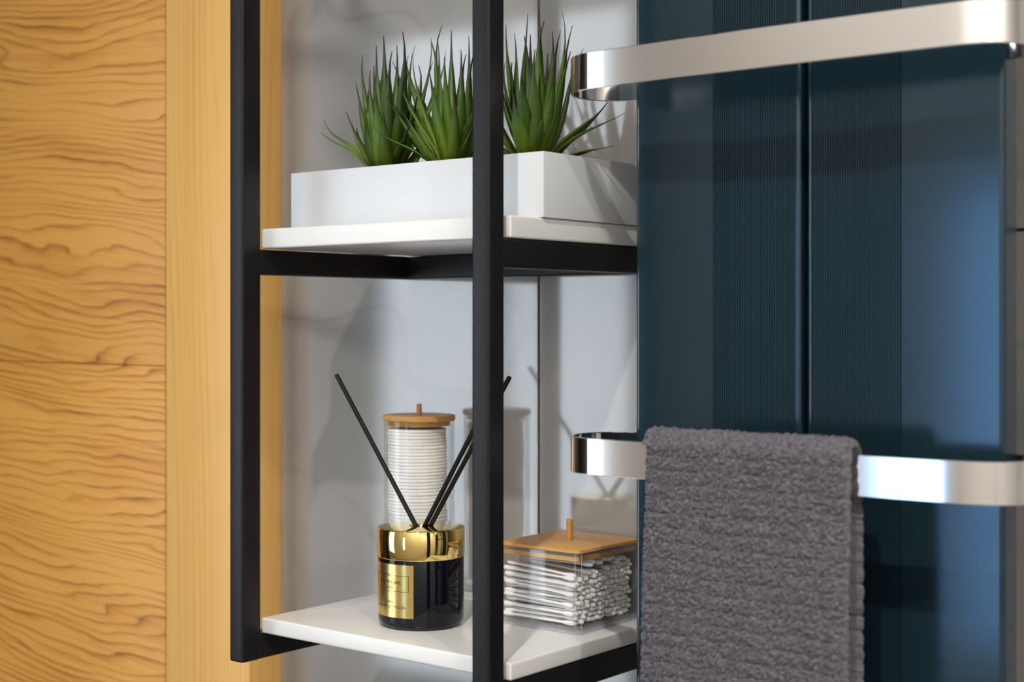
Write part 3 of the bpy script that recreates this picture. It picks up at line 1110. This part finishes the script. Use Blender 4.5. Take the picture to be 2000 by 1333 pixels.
# inner side: few columns
ui = np.linspace(1, 0, 8)[1:-1]
inner = np.zeros((ns, len(ui), 3))
for k, u in enumerate(ui):
    inner[:, k, 0] = TX0 + u * W
    inner[:, k, 1] = cy_ - ny_ * HT
    inner[:, k, 2] = cz_ - nz_ * HT
ring = np.concatenate([outer, inner], 1)
nr = ring.shape[1]
verts = ring.reshape(-1, 3)
ia = np.arange(ns - 1)[:, None] * nr
ja = np.arange(nr)[None, :]
jb = (ja + 1) % nr
quads = np.stack([ia + ja, ia + jb, ia + nr + jb, ia + nr + ja], -1).reshape(-1, 4)
me = bpy.data.meshes.new('bath_towel')
org = np.array([(TX0 + TX1) / 2, TCY, TCZ])
nv, nf = len(verts), len(quads)
me.vertices.add(nv)
me.vertices.foreach_set('co', (verts - org).astype(np.float32).ravel())
me.loops.add(nf * 4)
me.loops.foreach_set('vertex_index', quads.astype(np.int32).ravel())
me.polygons.add(nf)
me.polygons.foreach_set('loop_start', np.arange(0, nf * 4, 4, dtype=np.int32))
me.polygons.foreach_set('use_smooth', np.ones(nf, dtype=bool))
me.update(calc_edges=True)
bm = bmesh.new()
bm.from_mesh(me)
bm.verts.ensure_lookup_table()
bm.faces.new([bm.verts[i] for i in range(nr)])
bm.faces.new([bm.verts[(ns - 1) * nr + i] for i in range(nr)][::-1])
bmesh.ops.recalc_face_normals(bm, faces=bm.faces)
bm.to_mesh(me)
bm.free()
me.materials.append(M['terry'])
towel = empty('bath_towel', org)
tag(towel, 'dark grey ribbed terry towel folded over the lower steel rail', 'towel')
body = mesh_obj('towel_body', me, None, towel)

# terry loops: small curled yarn arcs standing on the outer face
rngn = np.random.RandomState(4)
NL = 45000
si = rngn.randint(int(0.10 / ds), ns - int(0.06 / ds), NL)
ui_ = rngn.randint(2, nxo - 2, NL)
P0 = outer[si, ui_]
Nn = np.stack([np.zeros(NL), ny_[si], nz_[si]], -1)
Tn = np.stack([np.zeros(NL), -nz_[si], ny_[si]], -1)
ang = rngn.uniform(0, 2 * PI, NL)
Dn = np.cos(ang)[:, None] * np.array([1.0, 0, 0]) + np.sin(ang)[:, None] * Tn
Sn = np.cross(Nn, Dn)
hgt = rngn.uniform(0.0007, 0.0016, NL)[:, None]
wid = rngn.uniform(0.0006, 0.0012, NL)[:, None]
rad_y = 0.00026
lv, lf = [], []
tarr = [-1.0, -0.55, 0.0, 0.55, 1.0]
allv = np.zeros((NL, len(tarr) * 3, 3))
for k, t in enumerate(tarr):
    c = P0 + Dn * wid * t + Nn * (hgt * (1 - t * t) - 0.0004)
    tang = (Dn * wid + Nn * (-2 * t * hgt))
    tang /= np.linalg.norm(tang, axis=1)[:, None]
    b2 = np.cross(tang, Sn)
    for q in range(3):
        a = 2 * PI * q / 3
        allv[:, k * 3 + q] = c + (Sn * math.cos(a) + b2 * math.sin(a)) * rad_y
fl = []
for k in range(len(tarr) - 1):
    for q in range(3):
        fl.append((k * 3 + q, k * 3 + (q + 1) % 3, (k + 1) * 3 + (q + 1) % 3, (k + 1) * 3 + q))
fl = np.array(fl)
quads = (np.arange(NL)[:, None, None] * (len(tarr) * 3) + fl[None]).reshape(-1, 4)
verts = allv.reshape(-1, 3) - org
me2 = bpy.data.meshes.new('terry_pile')
nv, nf = len(verts), len(quads)
me2.vertices.add(nv)
me2.vertices.foreach_set('co', verts.astype(np.float32).ravel())
me2.loops.add(nf * 4)
me2.loops.foreach_set('vertex_index', quads.astype(np.int32).ravel())
me2.polygons.add(nf)
me2.polygons.foreach_set('loop_start', np.arange(0, nf * 4, 4, dtype=np.int32))
me2.polygons.foreach_set('use_smooth', np.ones(nf, dtype=bool))
me2.update(calc_edges=True)
me2.materials.append(M['terry'])
pile = mesh_obj('terry_pile', me2, None, towel)
pile['kind'] = 'stuff'
